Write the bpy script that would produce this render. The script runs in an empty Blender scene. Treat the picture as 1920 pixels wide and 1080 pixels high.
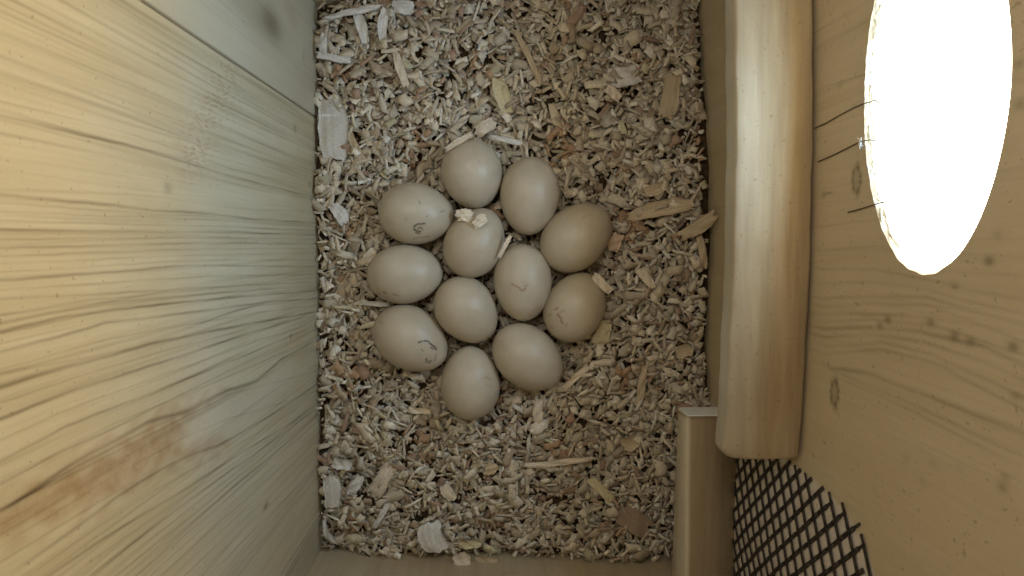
import bpy, math
import numpy as np
from mathutils import Vector, Matrix
PI = math.pi
rng = np.random.RandomState(7)
S = bpy.context.scene
COL = S.collection

# ------------------------------------------------------------------ camera, world, exposure
F, H = 1125.0, 0.45                       # focal length in 1920-px units, camera height over the bedding (m)
cw_z = -np.array([-25.0, 90.0, -F]); cw_z /= np.linalg.norm(cw_z)
cw_x = np.array([1.0, 0, 0]) - cw_z[0] * cw_z; cw_x /= np.linalg.norm(cw_x)
cw_y = np.cross(cw_z, cw_x)
RC = np.array([cw_x, cw_y, cw_z])         # camera -> world
cam_d = bpy.data.cameras.new('camera'); cam = bpy.data.objects.new('camera', cam_d); COL.objects.link(cam)
cam.matrix_world = Matrix.Translation((0, 0, H)) @ Matrix(RC.tolist()).to_4x4()
cam_d.sensor_width = 36; cam_d.lens = F / 1920 * 36; cam_d.clip_start = 0.01; cam_d.clip_end = 100
S.camera = cam
S.view_settings.view_transform = 'Standard'; S.view_settings.look = 'None'
S.view_settings.exposure = 0.08; S.view_settings.gamma = 1.0; S.view_settings.use_curve_mapping = False
S.render.engine = 'CYCLES'
S.cycles.use_denoising = True
S.cycles.max_bounces = 14; S.cycles.diffuse_bounces = 10; S.cycles.glossy_bounces = 4
S.cycles.sample_clamp_indirect = 6.0
WORLD_STRENGTH = 25.0
SKY_RGB, GROUND_RGB = (0.46, 0.72, 1.0), (1.0, 0.895, 0.67)
w = bpy.data.worlds.new('World'); S.world = w; w.use_nodes = True
nt = w.node_tree; bg = nt.nodes['Background']; bg.inputs['Strength'].default_value = WORLD_STRENGTH
tc = nt.nodes.new('ShaderNodeTexCoord'); sx = nt.nodes.new('ShaderNodeSeparateXYZ'); rp = nt.nodes.new('ShaderNodeValToRGB')
mr = nt.nodes.new('ShaderNodeMapRange'); mr.inputs[1].default_value = -1; mr.inputs[2].default_value = 1
nt.links.new(tc.outputs['Generated'], sx.inputs[0]); nt.links.new(sx.outputs[2], mr.inputs[0]); nt.links.new(mr.outputs[0], rp.inputs[0])
rp.color_ramp.elements[0].position = 0.44; rp.color_ramp.elements[0].color = (*GROUND_RGB, 1)
rp.color_ramp.elements[1].position = 0.60; rp.color_ramp.elements[1].color = (*SKY_RGB, 1)
nt.links.new(rp.outputs[0], bg.inputs[0])

def ray(px, py): return RC @ np.array([px - 960.0, -(py - 540.0), -F])
# (RC rows are world axes, so this turns a direction seen by the camera into a world direction)
def at(px, py, z=0.0):
    d = ray(px, py); t = (z - H) / d[2]
    return np.array([d[0] * t, d[1] * t, z])

# camera matrix: columns must be camera axes in world = RC (rows world axes in camera coords)
cam.matrix_world = Matrix.Translation((0, 0, H)) @ Matrix(RC.tolist()).to_4x4()

class Plane:
    """an upright wall through two floor points; local frame: s along it, n towards the room, z up"""
    bowed = False
    def __init__(s, a, b, room):
        s.p = np.array(a, float); u = np.array(b) - s.p; s.u = u / np.linalg.norm(u)
        s.n = np.array([-s.u[1], s.u[0], 0.0])
        s.flip = np.dot(np.array(room) - s.p, s.n) < 0
        if s.flip: s.n = -s.n
    def hit(s, px, py):
        d = ray(px, py); o = np.array([0, 0, H]); off = 0.0
        for _ in range(4):
            t = ((s.p - s.n * off - o) @ s.n) / (d @ s.n); q = o + t * d; a = float((q - s.p) @ s.u)
            if s.bowed: off = float(bow(a))
        return a, float(q[2])
    def matrix(s):
        m = np.eye(4); m[:3, 0] = s.u; m[:3, 1] = s.n; m[:3, 2] = (0, 0, 1); m[:3, 3] = s.p
        return Matrix(m.tolist())
room = (0.01, 0, 0)
WL = Plane(at(588, 0), at(600, 1035), room)            # board wall on the left
WR = Plane(at(1316, 0), at(1328, 760), room)           # entrance wall
WR.bowed = True
YF = at(760, 1056)[1]; YB = at(600, 14)[1]
# gentle warp of the entrance wall: middle bowed outwards
def bow(s): return 0.0045 * (1 - np.clip((np.asarray(s) - 0.15) / 0.15, -1.3, 1.4) ** 2)

# ------------------------------------------------------------------ materials
def new_mat(name):
    m = bpy.data.materials.new(name); m.use_nodes = True
    return m, m.node_tree.nodes, m.node_tree.links, m.node_tree.nodes['Principled BSDF']
def mixrgb(N, L, fac, a, b, blend='MIX'):
    x = N.new('ShaderNodeMix'); x.data_type = 'RGBA'; x.blend_type = blend
    for sock, v in ((x.inputs[0], fac), (x.inputs[6], a), (x.inputs[7], b)):
        if hasattr(v, 'links') or isinstance(v, bpy.types.NodeSocket): L.new(v, sock)
        elif isinstance(v, (int, float)): sock.default_value = v
        else: sock.default_value = (*v, 1)
    return x.outputs[2]
def noise(N, L, vec, scale, detail=4, rough=0.55, lo=0.35, hi=0.65):
    n = N.new('ShaderNodeTexNoise'); n.inputs['Scale'].default_value = scale; n.inputs['Detail'].default_value = detail
    n.inputs['Roughness'].default_value = rough; L.new(vec, n.inputs['Vector'])
    r = N.new('ShaderNodeMapRange'); r.inputs[1].default_value = lo; r.inputs[2].default_value = hi; L.new(n.outputs[0], r.inputs[0])
    return r.outputs[0]
def math_(N, L, op, a, b):
    m = N.new('ShaderNodeMath'); m.operation = op
    for s, v in ((m.inputs[0], a), (m.inputs[1], b)):
        if isinstance(v, (int, float)): s.default_value = v
        else: L.new(v, s)
    return m.outputs[0]

def wood(name, base, late, grain_axis='z', rough=0.55, contrast=0.5, blotch=(0.9, 0.85, 0.8), spec=0.35, fine=1.0, loc=(0, 0, 0), bump=0.25, bcol=(0.62, 0.54, 0.42)):
    """pine: stretched noise grain along one axis, blotches, specks, and hand-placed marks from the 'feat' attribute"""
    m, N, L, P = new_mat(name)
    tc = N.new('ShaderNodeTexCoord'); mp = N.new('ShaderNodeMapping'); L.new(tc.outputs['Object'], mp.inputs[0])
    mp.inputs['Location'].default_value = loc
    sc = {'z': (1, 1, 0.06), 'x': (0.06, 1, 1), 'y': (1, 0.06, 1)}[grain_axis]
    mp.inputs['Scale'].default_value = sc
    g1 = noise(N, L, mp.outputs[0], 320 * fine, 3, 0.6, 0.3, 0.7)
    g2 = noise(N, L, mp.outputs[0], 95 * fine, 3, 0.6, 0.35, 0.7)
    bl = noise(N, L, tc.outputs['Object'], 13, 3, 0.6, 0.35, 0.7)
    speck = noise(N, L, tc.outputs['Object'], 420, 2, 0.5, 0.66, 0.72)
    mot = noise(N, L, tc.outputs['Object'], 900, 2, 0.6, 0.3, 0.7)
    c = mixrgb(N, L, math_(N, L, 'MULTIPLY', g2, contrast), base, late)
    c = mixrgb(N, L, math_(N, L, 'MULTIPLY', g1, contrast * 0.55), c, late)
    c = mixrgb(N, L, bl, c, blotch, 'MULTIPLY')
    c = mixrgb(N, L, math_(N, L, 'MULTIPLY', mot, 0.14), c, late)
    at_ = N.new('ShaderNodeAttribute'); at_.attribute_name = 'feat'
    sp = N.new('ShaderNodeSeparateColor'); L.new(at_.outputs['Color'], sp.inputs[0])
    stn = noise(N, L, tc.outputs['Object'], 150, 5, 0.7, 0.25, 0.6)
    c = mixrgb(N, L, math_(N, L, 'MULTIPLY', sp.outputs[1], math_(N, L, 'ADD', math_(N, L, 'MULTIPLY', stn, .45), .35)), c, (0.38, 0.23, 0.11))
    c = mixrgb(N, L, sp.outputs[2], c, bcol)
    c = mixrgb(N, L, sp.outputs[0], c, (0.115, 0.075, 0.035))
    c = mixrgb(N, L, math_(N, L, 'MULTIPLY', speck, 0.35), c, (0.16, 0.10, 0.05))
    L.new(c, P.inputs['Base Color'])
    P.inputs['Roughness'].default_value = rough
    P.inputs['Specular IOR Level'].default_value = spec
    hgt = math_(N, L, 'SUBTRACT', math_(N, L, 'MULTIPLY', g1, 0.4), sp.outputs[0])
    b = N.new('ShaderNodeBump'); b.inputs['Strength'].default_value = bump; b.inputs['Distance'].default_value = 0.0006
    L.new(hgt, b.inputs['Height']); L.new(b.outputs[0], P.inputs['Normal'])
    return m
def plain(name, col, rough=0.6, spec=0.4, metal=0.0, var=0.25, scale=250):
    m, N, L, P = new_mat(name)
    tc = N.new('ShaderNodeTexCoord')
    n = noise(N, L, tc.outputs['Object'], scale, 4)
    c = mixrgb(N, L, n, tuple(x * (1 - var) for x in col), tuple(min(1, x * (1 + var)) for x in col))
    L.new(c, P.inputs['Base Color']); P.inputs['Roughness'].default_value = rough
    P.inputs['Specular IOR Level'].default_value = spec; P.inputs['Metallic'].default_value = metal
    return m

M_left = wood('pine_board_pale', (0.68, 0.605, 0.44), (0.49, 0.405, 0.25), rough=0.5, contrast=0.6, blotch=(0.95, 0.92, 0.84))
M_seam = wood('pine_board_smooth', (0.62, 0.57, 0.43), (0.48, 0.41, 0.27), rough=0.5, contrast=0.3, loc=(3, 1, 2), blotch=(0.93, 0.9, 0.85))
M_strip = wood('pine_corner_strip', (0.58, 0.52, 0.38), (0.38, 0.31, 0.19), contrast=0.6, loc=(5, 2, 1))
M_ent = wood('pine_entrance_board', (0.61, 0.505, 0.345), (0.44, 0.355, 0.21), rough=0.6, contrast=0.35, loc=(1, 4, 2), blotch=(0.93, 0.90, 0.86), bcol=(0.66, 0.60, 0.54))
M_front = wood('pine_front_board', (0.55, 0.47, 0.33), (0.39, 0.31, 0.19), contrast=0.5, loc=(2, 4, 7))
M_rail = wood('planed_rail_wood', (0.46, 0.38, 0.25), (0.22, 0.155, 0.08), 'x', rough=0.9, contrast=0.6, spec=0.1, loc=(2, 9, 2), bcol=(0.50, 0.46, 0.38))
M_ledge = wood('ledge_wood', (0.46, 0.37, 0.24), (0.30, 0.22, 0.12), 'x', rough=0.7, contrast=0.7, bcol=(0.66, 0.58, 0.44), loc=(8, 1, 3))
M_dull = plain('pale_wood', (0.62, 0.58, 0.48), 0.7)  # plain pale wood of floor and ceiling
M_white = plain('lit_end_and_fluff', (0.86, 0.88, 0.86), 0.4, 0.5, var=0.03)  # white of the fluff, and light painted onto the ledge end
M_wire = plain('dark_metal', (0.035, 0.028, 0.022), 0.5, 0.5, 0.3)
M_strand = plain('dark_strand', (0.10, 0.065, 0.04), 0.7)
M_under = plain('shaded_bedding', (0.06, 0.04, 0.022), 0.9, 0.1, var=0.5)  # very dark: shade in the gaps between chips put into the colour

def chip_material(name):
    m, N, L, P = new_mat(name)
    a = N.new('ShaderNodeAttribute'); a.attribute_name = 'Col'
    tc = N.new('ShaderNodeTexCoord')
    n = noise(N, L, tc.outputs['Object'], 700, 3, 0.6)
    c = mixrgb(N, L, math_(N, L, 'MULTIPLY', n, 0.3), a.outputs['Color'], (0.30, 0.20, 0.11))
    L.new(c, P.inputs['Base Color']); P.inputs['Roughness'].default_value = 0.65; P.inputs['Specular IOR Level'].default_value = 0.3
    return m
M_chip = chip_material('shavings')

# ------------------------------------------------------------------ mesh helpers
def tag(o, label=None, cat=None, group=None, kind=None):
    if label: o['label'] = label
    if cat: o['category'] = cat
    if group: o['group'] = group
    if kind: o['kind'] = kind
    return o
def link(name, me, mat, parent=None, mtx=None):
    o = bpy.data.objects.new(name, me); COL.objects.link(o)
    if mat: me.materials.append(mat)
    if parent is not None: o.parent = parent
    if mtx is not None: o.matrix_world = mtx
    return o
def mesh_np(name, V, Fq, smooth=False, feat=None, col=None):
    V = np.asarray(V, np.float32); Fq = np.asarray(Fq, np.int32)
    me = bpy.data.meshes.new(name)
    me.vertices.add(len(V)); me.vertices.foreach_set('co', V.ravel())
    k = Fq.shape[1]
    me.loops.add(Fq.size); me.loops.foreach_set('vertex_index', Fq.ravel())
    me.polygons.add(len(Fq)); me.polygons.foreach_set('loop_start', np.arange(0, Fq.size, k, dtype=np.int32))
    try: me.polygons.foreach_set('loop_total', np.full(len(Fq), k, np.int32))
    except Exception: pass
    me.update(calc_edges=True); me.validate()
    if smooth: me.polygons.foreach_set('use_smooth', np.ones(len(me.polygons), bool))
    for nm, c in (('feat', feat), ('Col', col)):
        if c is not None:
            a = me.color_attributes.new(nm, 'FLOAT_COLOR', 'POINT')
            c4 = np.ones((len(V), 4), np.float32); c4[:, :3] = c
            a.data.foreach_set('color', c4.ravel())
    return me
def box_np(lo, hi):
    x0, y0, z0 = lo; x1, y1, z1 = hi
    V = [(x0,y0,z0),(x1,y0,z0),(x1,y1,z0),(x0,y1,z0),(x0,y0,z1),(x1,y0,z1),(x1,y1,z1),(x0,y1,z1)]
    return V, [(0,3,2,1),(4,5,6,7),(0,1,5,4),(1,2,6,5),(2,3,7,6),(3,0,4,7)]
def grid_faces(nr, nc):
    i = np.arange((nr - 1) * (nc - 1)); r, c = i // (nc - 1), i % (nc - 1); a = r * nc + c
    return np.stack([a, a + 1, a + nc + 1, a + nc], 1)
def slab(s0, s1, z1, thick, featfn, z0=-0.03, ds=0.00038, dz=0.002, zfine=0.36, disp=None, edge=0.0012):
    """a board standing on the wall plane: densely gridded face at n=0, eased long edges, solid back at n=-thick"""
    ns = max(4, int((s1 - s0) / ds)); ss = np.linspace(s0, s1, ns)
    ss = np.unique(np.concatenate([ss, [s0 + edge * .3, s0 + edge, s1 - edge, s1 - edge * .3]]))
    zz = np.concatenate([np.arange(z0, zfine, dz), np.linspace(zfine, z1, 12)])
    Sg, Zg = np.meshgrid(ss, zz); n = np.zeros_like(Sg)
    d = np.minimum(Sg - s0, s1 - Sg); n -= np.where(d < edge, edge * (1 - np.sqrt(np.clip(1 - (1 - d / edge) ** 2, 0, 1))), 0)
    if disp is not None: n += disp(Sg, Zg)
    V = np.stack([Sg.ravel(), n.ravel(), Zg.ravel()], 1); F_ = grid_faces(len(zz), len(ss))
    f = featfn(Sg.ravel(), Zg.ravel())
    nb = len(V)
    # side ribbons + back
    L0 = np.arange(len(zz)) * len(ss); R0 = L0 + len(ss) - 1
    Bv = np.concatenate([np.stack([np.full(len(zz), s0), np.full(len(zz), -thick), zz], 1), np.stack([np.full(len(zz), s1), np.full(len(zz), -thick), zz], 1)])
    V = np.concatenate([V, Bv]); f = np.concatenate([f, np.zeros((len(Bv), 3))])
    bl = nb + np.arange(len(zz)); br = bl + len(zz)
    q = [np.stack([L0[:-1], L0[1:], bl[1:], bl[:-1]], 1), np.stack([R0[1:], R0[:-1], br[:-1], br[1:]], 1), np.stack([bl[:-1], bl[1:], br[1:], br[:-1]], 1)]
    return V, np.concatenate([F_] + q), f
def add_lines(s, z, lines, R, plane):
    """grain lines given as (points along the board, width m, darkness)"""
    for pts, wd, am in lines:
        p = np.array([plane.hit(*q) for q in pts]); o = np.argsort(p[:, 1]); p = p[o]
        s0 = np.interp(z, p[:, 1], p[:, 0]) + 0.00010 * np.sin(z * 130 + p[0, 0] * 900) + 0.00006 * np.sin(z * 430 + p[0, 0] * 500)
        fade = np.clip((z - p[0, 1]) / 0.02 + 1, 0, 1) * np.clip((p[-1, 1] - z) / 0.02 + 1, 0, 1)
        d = s - s0; wd = wd * (1.0 if plane.bowed else .62)
        R += .82 * am * fade * np.exp(-(d / wd) ** 2) * (0.75 + 0.25 * np.sin(z * 95 + p[0, 0] * 333))
        R += 0.10 * am * fade * np.exp(-np.abs(d) / (wd * 3.2)) * (d > 0)
    return R
def inside(s, z, poly):
    poly = np.array(poly); c = np.zeros(len(s), bool); n = len(poly)
    for i in range(n):
        (x1, y1), (x2, y2) = poly[i], poly[(i + 1) % n]
        t = ((y1 > z) != (y2 > z)) & (s < (x2 - x1) * (z - y1) / (y2 - y1 + 1e-12) + x1); c ^= t
    return c
def polydist(s, z, poly):
    poly = np.array(poly); d = np.full(len(s), 9.0)
    for i in range(len(poly)):
        a, b = poly[i], poly[(i + 1) % len(poly)]; ab = b - a
        t = np.clip(((s - a[0]) * ab[0] + (z - a[1]) * ab[1]) / (ab @ ab + 1e-12), 0, 1)
        d = np.minimum(d, np.hypot(s - a[0] - t * ab[0], z - a[1] - t * ab[1]))
    return np.where(inside(s, z, poly), d, -d)
def soft(s, z, plane, pxpoly, blur, jag=0.0015):
    p = [plane.hit(*q) for q in pxpoly]
    d = polydist(s, z, p) + jag * (np.sin(s * 700 + 3 * np.sin(z * 160)) + np.sin(z * 420 + 2 * np.sin(s * 300)) * 0.7)
    return np.clip(d / blur * 0.5 + 0.5, 0, 1)
def blob(s, z, plane, px, py, rs, rz):
    a, b = plane.hit(px, py); return np.exp(-((s - a) / rs) ** 2 - ((z - b) / rz) ** 2)

# ------------------------------------------------------------------ left wall boards
LINES_L = [
 ([(0,215),(100,240),(240,272),(350,305),(450,335),(590,370)], .0009, .55),
 ([(0,190),(150,225),(300,268),(440,318),(590,352)], .0006, .25),
 ([(0,365),(165,380),(300,395),(390,400),(470,410),(590,418)], .0010, .6),
 ([(0,395),(200,405),(400,412),(590,425)], .0006, .3),
 ([(0,430),(200,434),(440,436),(590,440)], .0007, .35),
 ([(0,465),(300,457),(450,455),(590,457)], .0008, .45),
 ([(0,495),(300,480),(590,474)], .0006, .25),
 ([(0,525),(150,515),(350,497),(450,498),(590,500)], .0008, .5),
 ([(0,560),(200,550),(350,541),(590,528)], .0007, .4),
 ([(0,622),(125,592),(300,570),(500,552),(590,545)], .0009, .6),
 ([(0,590),(150,565),(400,540),(590,520)], .0006, .3),
 ([(0,660),(200,605),(400,580),(500,566),(590,560)], .0009, .6),
 ([(0,725),(100,695),(300,640),(450,610),(590,585)], .0011, .75),
 ([(0,785),(150,727),(300,680),(450,630),(560,597)], .0010, .7),
 ([(0,865),(120,800),(300,730),(450,670),(575,617)], .0009, .55),
 ([(30,940),(150,860),(280,790),(350,770),(425,732),(480,715),(525,675),(575,647)], .0014, .75),
 ([(60,925),(200,855),(330,790),(420,745)], .0008, .4),
 ([(100,1020),(220,930),(310,875),(350,855),(410,835),(510,777),(595,720)], .0011, .65),
 ([(90,1080),(200,1005),(350,915),(450,850),(550,790),(595,755)], .0010, .6),
 ([(170,1080),(300,978),(400,905),(500,835),(595,765)], .0010, .6),
 ([(215,1080),(330,990),(450,890),(540,820),(595,778)], .0007, .4),
 ([(255,1080),(350,1000),(460,905),(560,820),(595,790)], .0006, .35),
 ([(300,1080),(400,990),(500,900),(595,812)], .0007, .4),
 ([(345,1080),(430,1000),(520,915),(597,835)], .0006, .35),
 ([(390,1080),(470,1000),(540,930),(598,870)], .0007, .4),
 ([(430,1080),(500,1005),(560,935),(598,890)], .0005, .35),
]
_ex = []
for a_, b_ in zip(LINES_L[2:-1], LINES_L[3:]):
    if abs(a_[0][0][0] - b_[0][0][0]) > 45 and a_[0][0][0] == 0: continue
    xs = np.linspace(max(a_[0][0][0], b_[0][0][0]), 590, 7)
    ya, yb_ = (np.interp(xs, [q[0] for q in l[0]], [q[1] for q in l[0]]) for l in (a_, b_))
    _ex.append(([(x_, y_) for x_, y_ in zip(xs, ya * .5 + yb_ * .5)], .0006, .30))
LINES_L += _ex
MAINS = (WL.hit(586, 215)[0], WL.hit(600, 968)[0], WL.hit(600, 1034)[0])
def fine_lines(s, z, seed, n, s0, s1, amp):
    r = np.random.RandomState(seed); R = np.zeros_like(s)
    for k in range(n):
        c = s0 + (s1 - s0) * r.rand(); a, b, ph = r.randn() * .0007, 18 + 20 * r.rand(), r.rand() * 6
        wd = .0003 + .0004 * r.rand(); am = amp * (.3 + .7 * r.rand())
        dd = s - (c + a * np.sin(z * b + ph) + r.randn() * .01 * z)
        R += am * np.exp(-(dd / wd) ** 2) * (.6 + .4 * np.sin(z * 40 + ph))
    return R
def feat_main(s, z):
    R = fine_lines(s, z, 3, 110, MAINS[0], MAINS[1], .26)
    R += fine_lines(s, z, 5, 34, MAINS[0], MAINS[0] + .07, .22)
    R = add_lines(s, z, LINES_L, R, WL)
    G = soft(s, z, WL, [(-40,985),(60,915),(150,868),(250,820),(300,782),(345,765),(368,770),(350,800),(338,825),(345,842),(412,822),(425,832),(360,856),(310,872),(260,900),(225,925),(130,962),(0,1010)], .006, .0022) * .95
    G = np.maximum(G, soft(s, z, WL, [(60,905),(150,860),(280,790),(350,762),(400,740),(430,728),(430,740),(340,785),(180,865)], .003) * .6)
    # flecked rusty run in the upper half
    run = soft(s, z, WL, [(405,125),(450,120),(440,185),(400,240),(385,300),(345,315),(350,260),(385,200)], .012)
    G = np.maximum(G, run * .9 * np.clip(np.sin(s * 1500 + 2.5 * np.sin(z * 330)) * np.sin(z * 420 + 2 * np.sin(s * 900)) * 2.2 + .1, 0, 1))
    G = np.maximum(G, .8 * blob(s, z, WL, 500, 945, .0022, .004)); R += .7 * blob(s, z, WL, 498, 950, .0012, .003)
    R += .6 * blob(s, z, WL, 545, 632, .002, .0012) + .45 * blob(s, z, WL, 553, 240, .0025, .003) + .35 * blob(s, z, WL, 315, 352, .0025, .003) + .4 * blob(s, z, WL, 580, 345, .0015, .003)
    B = soft(s, z, WL, [(372,775),(425,740),(480,722),(530,690),(560,690),(505,770),(415,822),(352,838),(340,815)], .006) * .42
    G = np.maximum(G, .35 * blob(s, z, WL, 540, 575, .006, .02))
    return np.stack([np.clip(R, 0, .9), G, B], 1)
def feat_upper(s, z):
    R = fine_lines(s, z, 8, 30, -.06, MAINS[0], .13)
    R += .62 * blob(s, z, WL, 510, 45, .010, .017) + .25 * blob(s, z, WL, 470, 20, .012, .03)
    R += .5 * blob(s, z, WL, 569, 105, .004, .0007)
    G = .4 * blob(s, z, WL, 545, 25, .006, .012)
    return np.stack([np.clip(R, 0, .9), G, R * 0 + .15], 1)
def feat_strip(s, z):
    return np.stack([np.clip(fine_lines(s, z, 9, 8, MAINS[1], MAINS[2], .35), 0, .9), s * 0, s * 0], 1)
TOPZ = 0.5
side = bpy.data.objects.new('side_wall', None); COL.objects.link(side); side.matrix_world = WL.matrix()
tag(side, 'pale pine board wall with long grain lines and an orange resin streak, left of the bedding', 'wall')
def board(name, parent, args, mat, label=None):
    V, Fq, f = slab(*args[0], **args[1]); me = mesh_np(name, V, Fq, True, feat=f)
    o = link(name, me, mat, parent)
    if label: o['label'] = label
    return o
board('board', side, ((MAINS[0] + .0005, MAINS[1] - .0005, TOPZ, .02, feat_main), {}), M_left)
board('board', side, ((-.06, MAINS[0] - .0005, TOPZ, .02, feat_upper), {}), M_seam, 'smooth greyish board with a dark smudge')
board('corner_strip', side, ((MAINS[1] + .0005, MAINS[2] + .03, TOPZ, .02, feat_strip), {}), M_strip)

# ------------------------------------------------------------------ entrance wall with the oval hole
_w = np.array([WR.hit(*q) for q in [(1618,200),(1625,280),(1660,400),(1700,480),(1745,513),(1790,497),(1845,410),(1880,280),(1897,140),(1885,60),(1865,0),(1640,0)]])
_c = np.linalg.lstsq(np.c_[_w ** 2, _w], np.ones(len(_w)), rcond=None)[0]
HS, HZ = -_c[2] / 2 / _c[0], -_c[3] / 2 / _c[1]; _k = 1 + _c[0] * HS ** 2 + _c[1] * HZ ** 2
HA, HB = math.sqrt(_k / _c[0]), math.sqrt(_k / _c[1]); HS -= .0012
LINES_R = [
 ([(1540,590),(1600,588),(1700,592),(1760,600)], .0008, .35),
 ([(1545,617),(1630,613),(1725,622),(1845,650),(1920,685)], .0010, .45),
 ([(1560,690),(1630,700),(1700,728),(1800,767),(1920,812)], .0010, .42),
 ([(1560,650),(1655,643),(1750,665),(1920,745)], .0008, .32),
 ([(1585,705),(1680,745),(1780,790),(1900,850)], .0008, .28),
 ([(1545,560),(1640,555),(1740,558),(1920,610)], .0008, .28),
 ([(1545,632),(1640,628),(1730,640),(1850,680),(1920,712)], .0008, .3), ([(1550,664),(1650,655),(1750,680),(1920,770)], .0008, .3),
 ([(1545,575),(1640,570),(1740,572),(1920,640)], .0007, .25), ([(1545,603),(1640,600),(1750,610),(1920,665)], .0007, .25),
 ([(1545,532),(1640,528),(1740,545),(1900,585)], .0007, .22), ([(1600,720),(1720,775),(1860,850)], .0007, .25),
 ([(1540,470),(1640,462),(1700,470)], .0007, .22),
 ([(1545,505),(1640,505),(1740,525),(1900,560)], .0007, .25),
 ([(1900,150),(1920,148)], .001, .3), ([(1540,165),(1620,140)], .0006, .3), ([(1535,90),(1625,40)], .0006, .25),
 ([(1540,425),(1650,410)], .0006, .25), ([(1530,60),(1600,20)], .0006, .22),
]
_e = [WR.hit(*q) for q in [(1470, 855), (1490, 870), (1525, 893), (1560, 925), (1600, 975), (1628, 1030), (1642, 1075)]]
_e.sort(key=lambda q: q[1])
def mesh_edge_s(z): return np.interp(z, [0] + [q[1] for q in _e] + [.24, .3], [_e[0][0]] + [q[0] for q in _e] + [_e[-1][0] + .03, .42])
def feat_ent(s, z):
    R = fine_lines(s, z, 21, 60, -.06, .26, .10)
    R = add_lines(s, z, LINES_R, R, WR)
    def ring(px, py, rs, rz, am):
        a, b = WR.hit(px, py); q = np.hypot((s - a) / rs, (z - b) / rz)
        return am * (np.exp(-((q - 1) / .35) ** 2) * (.7 + .3 * np.sin(7 * np.arctan2(z - b, s - a))) + .55 * (q < 1))
    R += ring(1565, 737, .0065, .0034, .55) + ring(1606, 337, .0060, .0032, .5) + .5 * blob(s, z, WR, 1555, 362, .0006, .004)
    for px, py, k in [(1900,650,1), (1855,490,1), (1880,915,.7), (1790,630,.8), (1745,605,.8), (1665,600,.9), (1650,610,.7), (1820,640,.6), (1680,250,.3), (1885,895,.5),
                      (1905,745,.5), (1750,870,.3), (1730,905,.3), (1640,920,.25), (1575,160,.4), (1545,365,.6), (1870,440,.4), (1910,120,.6), (1912,195,.6), (1800,880,.25), (1700,860,.3), (1790,535,.4)]:
        R += .55 * k * blob(s, z, WR, px, py, .0017, .0022)
    G = .35 * blob(s, z, WR, 1570, 770, .002, .002)
    B = np.clip((s - mesh_edge_s(z)) / .003, 0, 1) * (z < .24) * .75
    dh = np.hypot((s - HS) / HA, (z - HZ) / HB)
    R += .5 * np.exp(-((dh - 1) / .02) ** 2)
    return np.stack([np.clip(R, 0, .85), G, B], 1)
S0, S1, Z0, Z1 = -.06, .46, -.03, TOPZ
na = 1500
th = np.linspace(0, 2 * PI, na, endpoint=False)
for cx, cz in ((S0, Z0), (S1, Z0), (S0, Z1), (S1, Z1)):
    a = math.atan2(cz - HZ, cx - HS) % (2 * PI); th[np.argmin(np.abs((th - a + PI) % (2 * PI) - PI))] = a
th.sort()
dx, dz_ = np.cos(th), np.sin(th)
tx = np.where(dx > 0, (S1 - HS) / np.where(dx == 0, 1, dx), (S0 - HS) / np.where(dx == 0, 1, dx)); tz = np.where(dz_ > 0, (Z1 - HZ) / np.where(dz_ == 0, 1, dz_), (Z0 - HZ) / np.where(dz_ == 0, 1, dz_))
tt = np.minimum(np.abs(tx), np.abs(tz)); outer = np.stack([HS + dx * tt, HZ + dz_ * tt], 1)
re = 1 / np.sqrt((dx / HA) ** 2 + (dz_ / HB) ** 2)
re *= 1 + .004 * np.sin(th * 5 + 1) + (.003 * np.sin(th * 23) + .0025 * np.sin(th * 57 + 2)) * (np.sin(th) < .2)
inner = np.stack([HS + dx * re, HZ + dz_ * re], 1)
nr = 400; rr = np.linspace(0, 1, nr) ** 1.15
rows = []; nrm = []
for q in [3, 2, 1]:       # hole tunnel from the outside in
    rows.append(inner + (inner - [HS, HZ]) * (-.004 * (q == 1) * 0)); nrm.append({3: -.020, 2: -.010, 1: -.0028}[q])
lip = (inner - [HS, HZ]) * .026 + inner
for r_ in rr:
    rows.append(lip + (outer - lip) * r_); nrm.append(0.0)
rows.append(outer); nrm.append(-.020)                 # outer rim
rows.append(inner); nrm.append(-.020)                 # back face, meets the tunnel
V = np.concatenate([np.stack([r[:, 0], -bow(r[:, 0]) + n_, r[:, 1]], 1) for r, n_ in zip(rows, nrm)])
nR = len(rows); i = np.arange(na); Fq = []
for k in range(nR - 1): Fq.append(np.stack([k * na + i, k * na + (i + 1) % na, (k + 1) * na + (i + 1) % na, (k + 1) * na + i], 1))
f = feat_ent(V[:, 0], V[:, 2]); f[:3 * na] = 0; f[-2 * na:] = 0
ent = link('entrance_wall', mesh_np('entrance_wall', V, np.concatenate(Fq), True, feat=f), M_ent, None, WR.matrix())
try: ent.data.set_sharp_from_angle(angle=math.radians(40))
except Exception: pass
tag(ent, 'brown pine wall with two small knots, pierced by the large bright oval entrance hole', 'wall')

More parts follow.
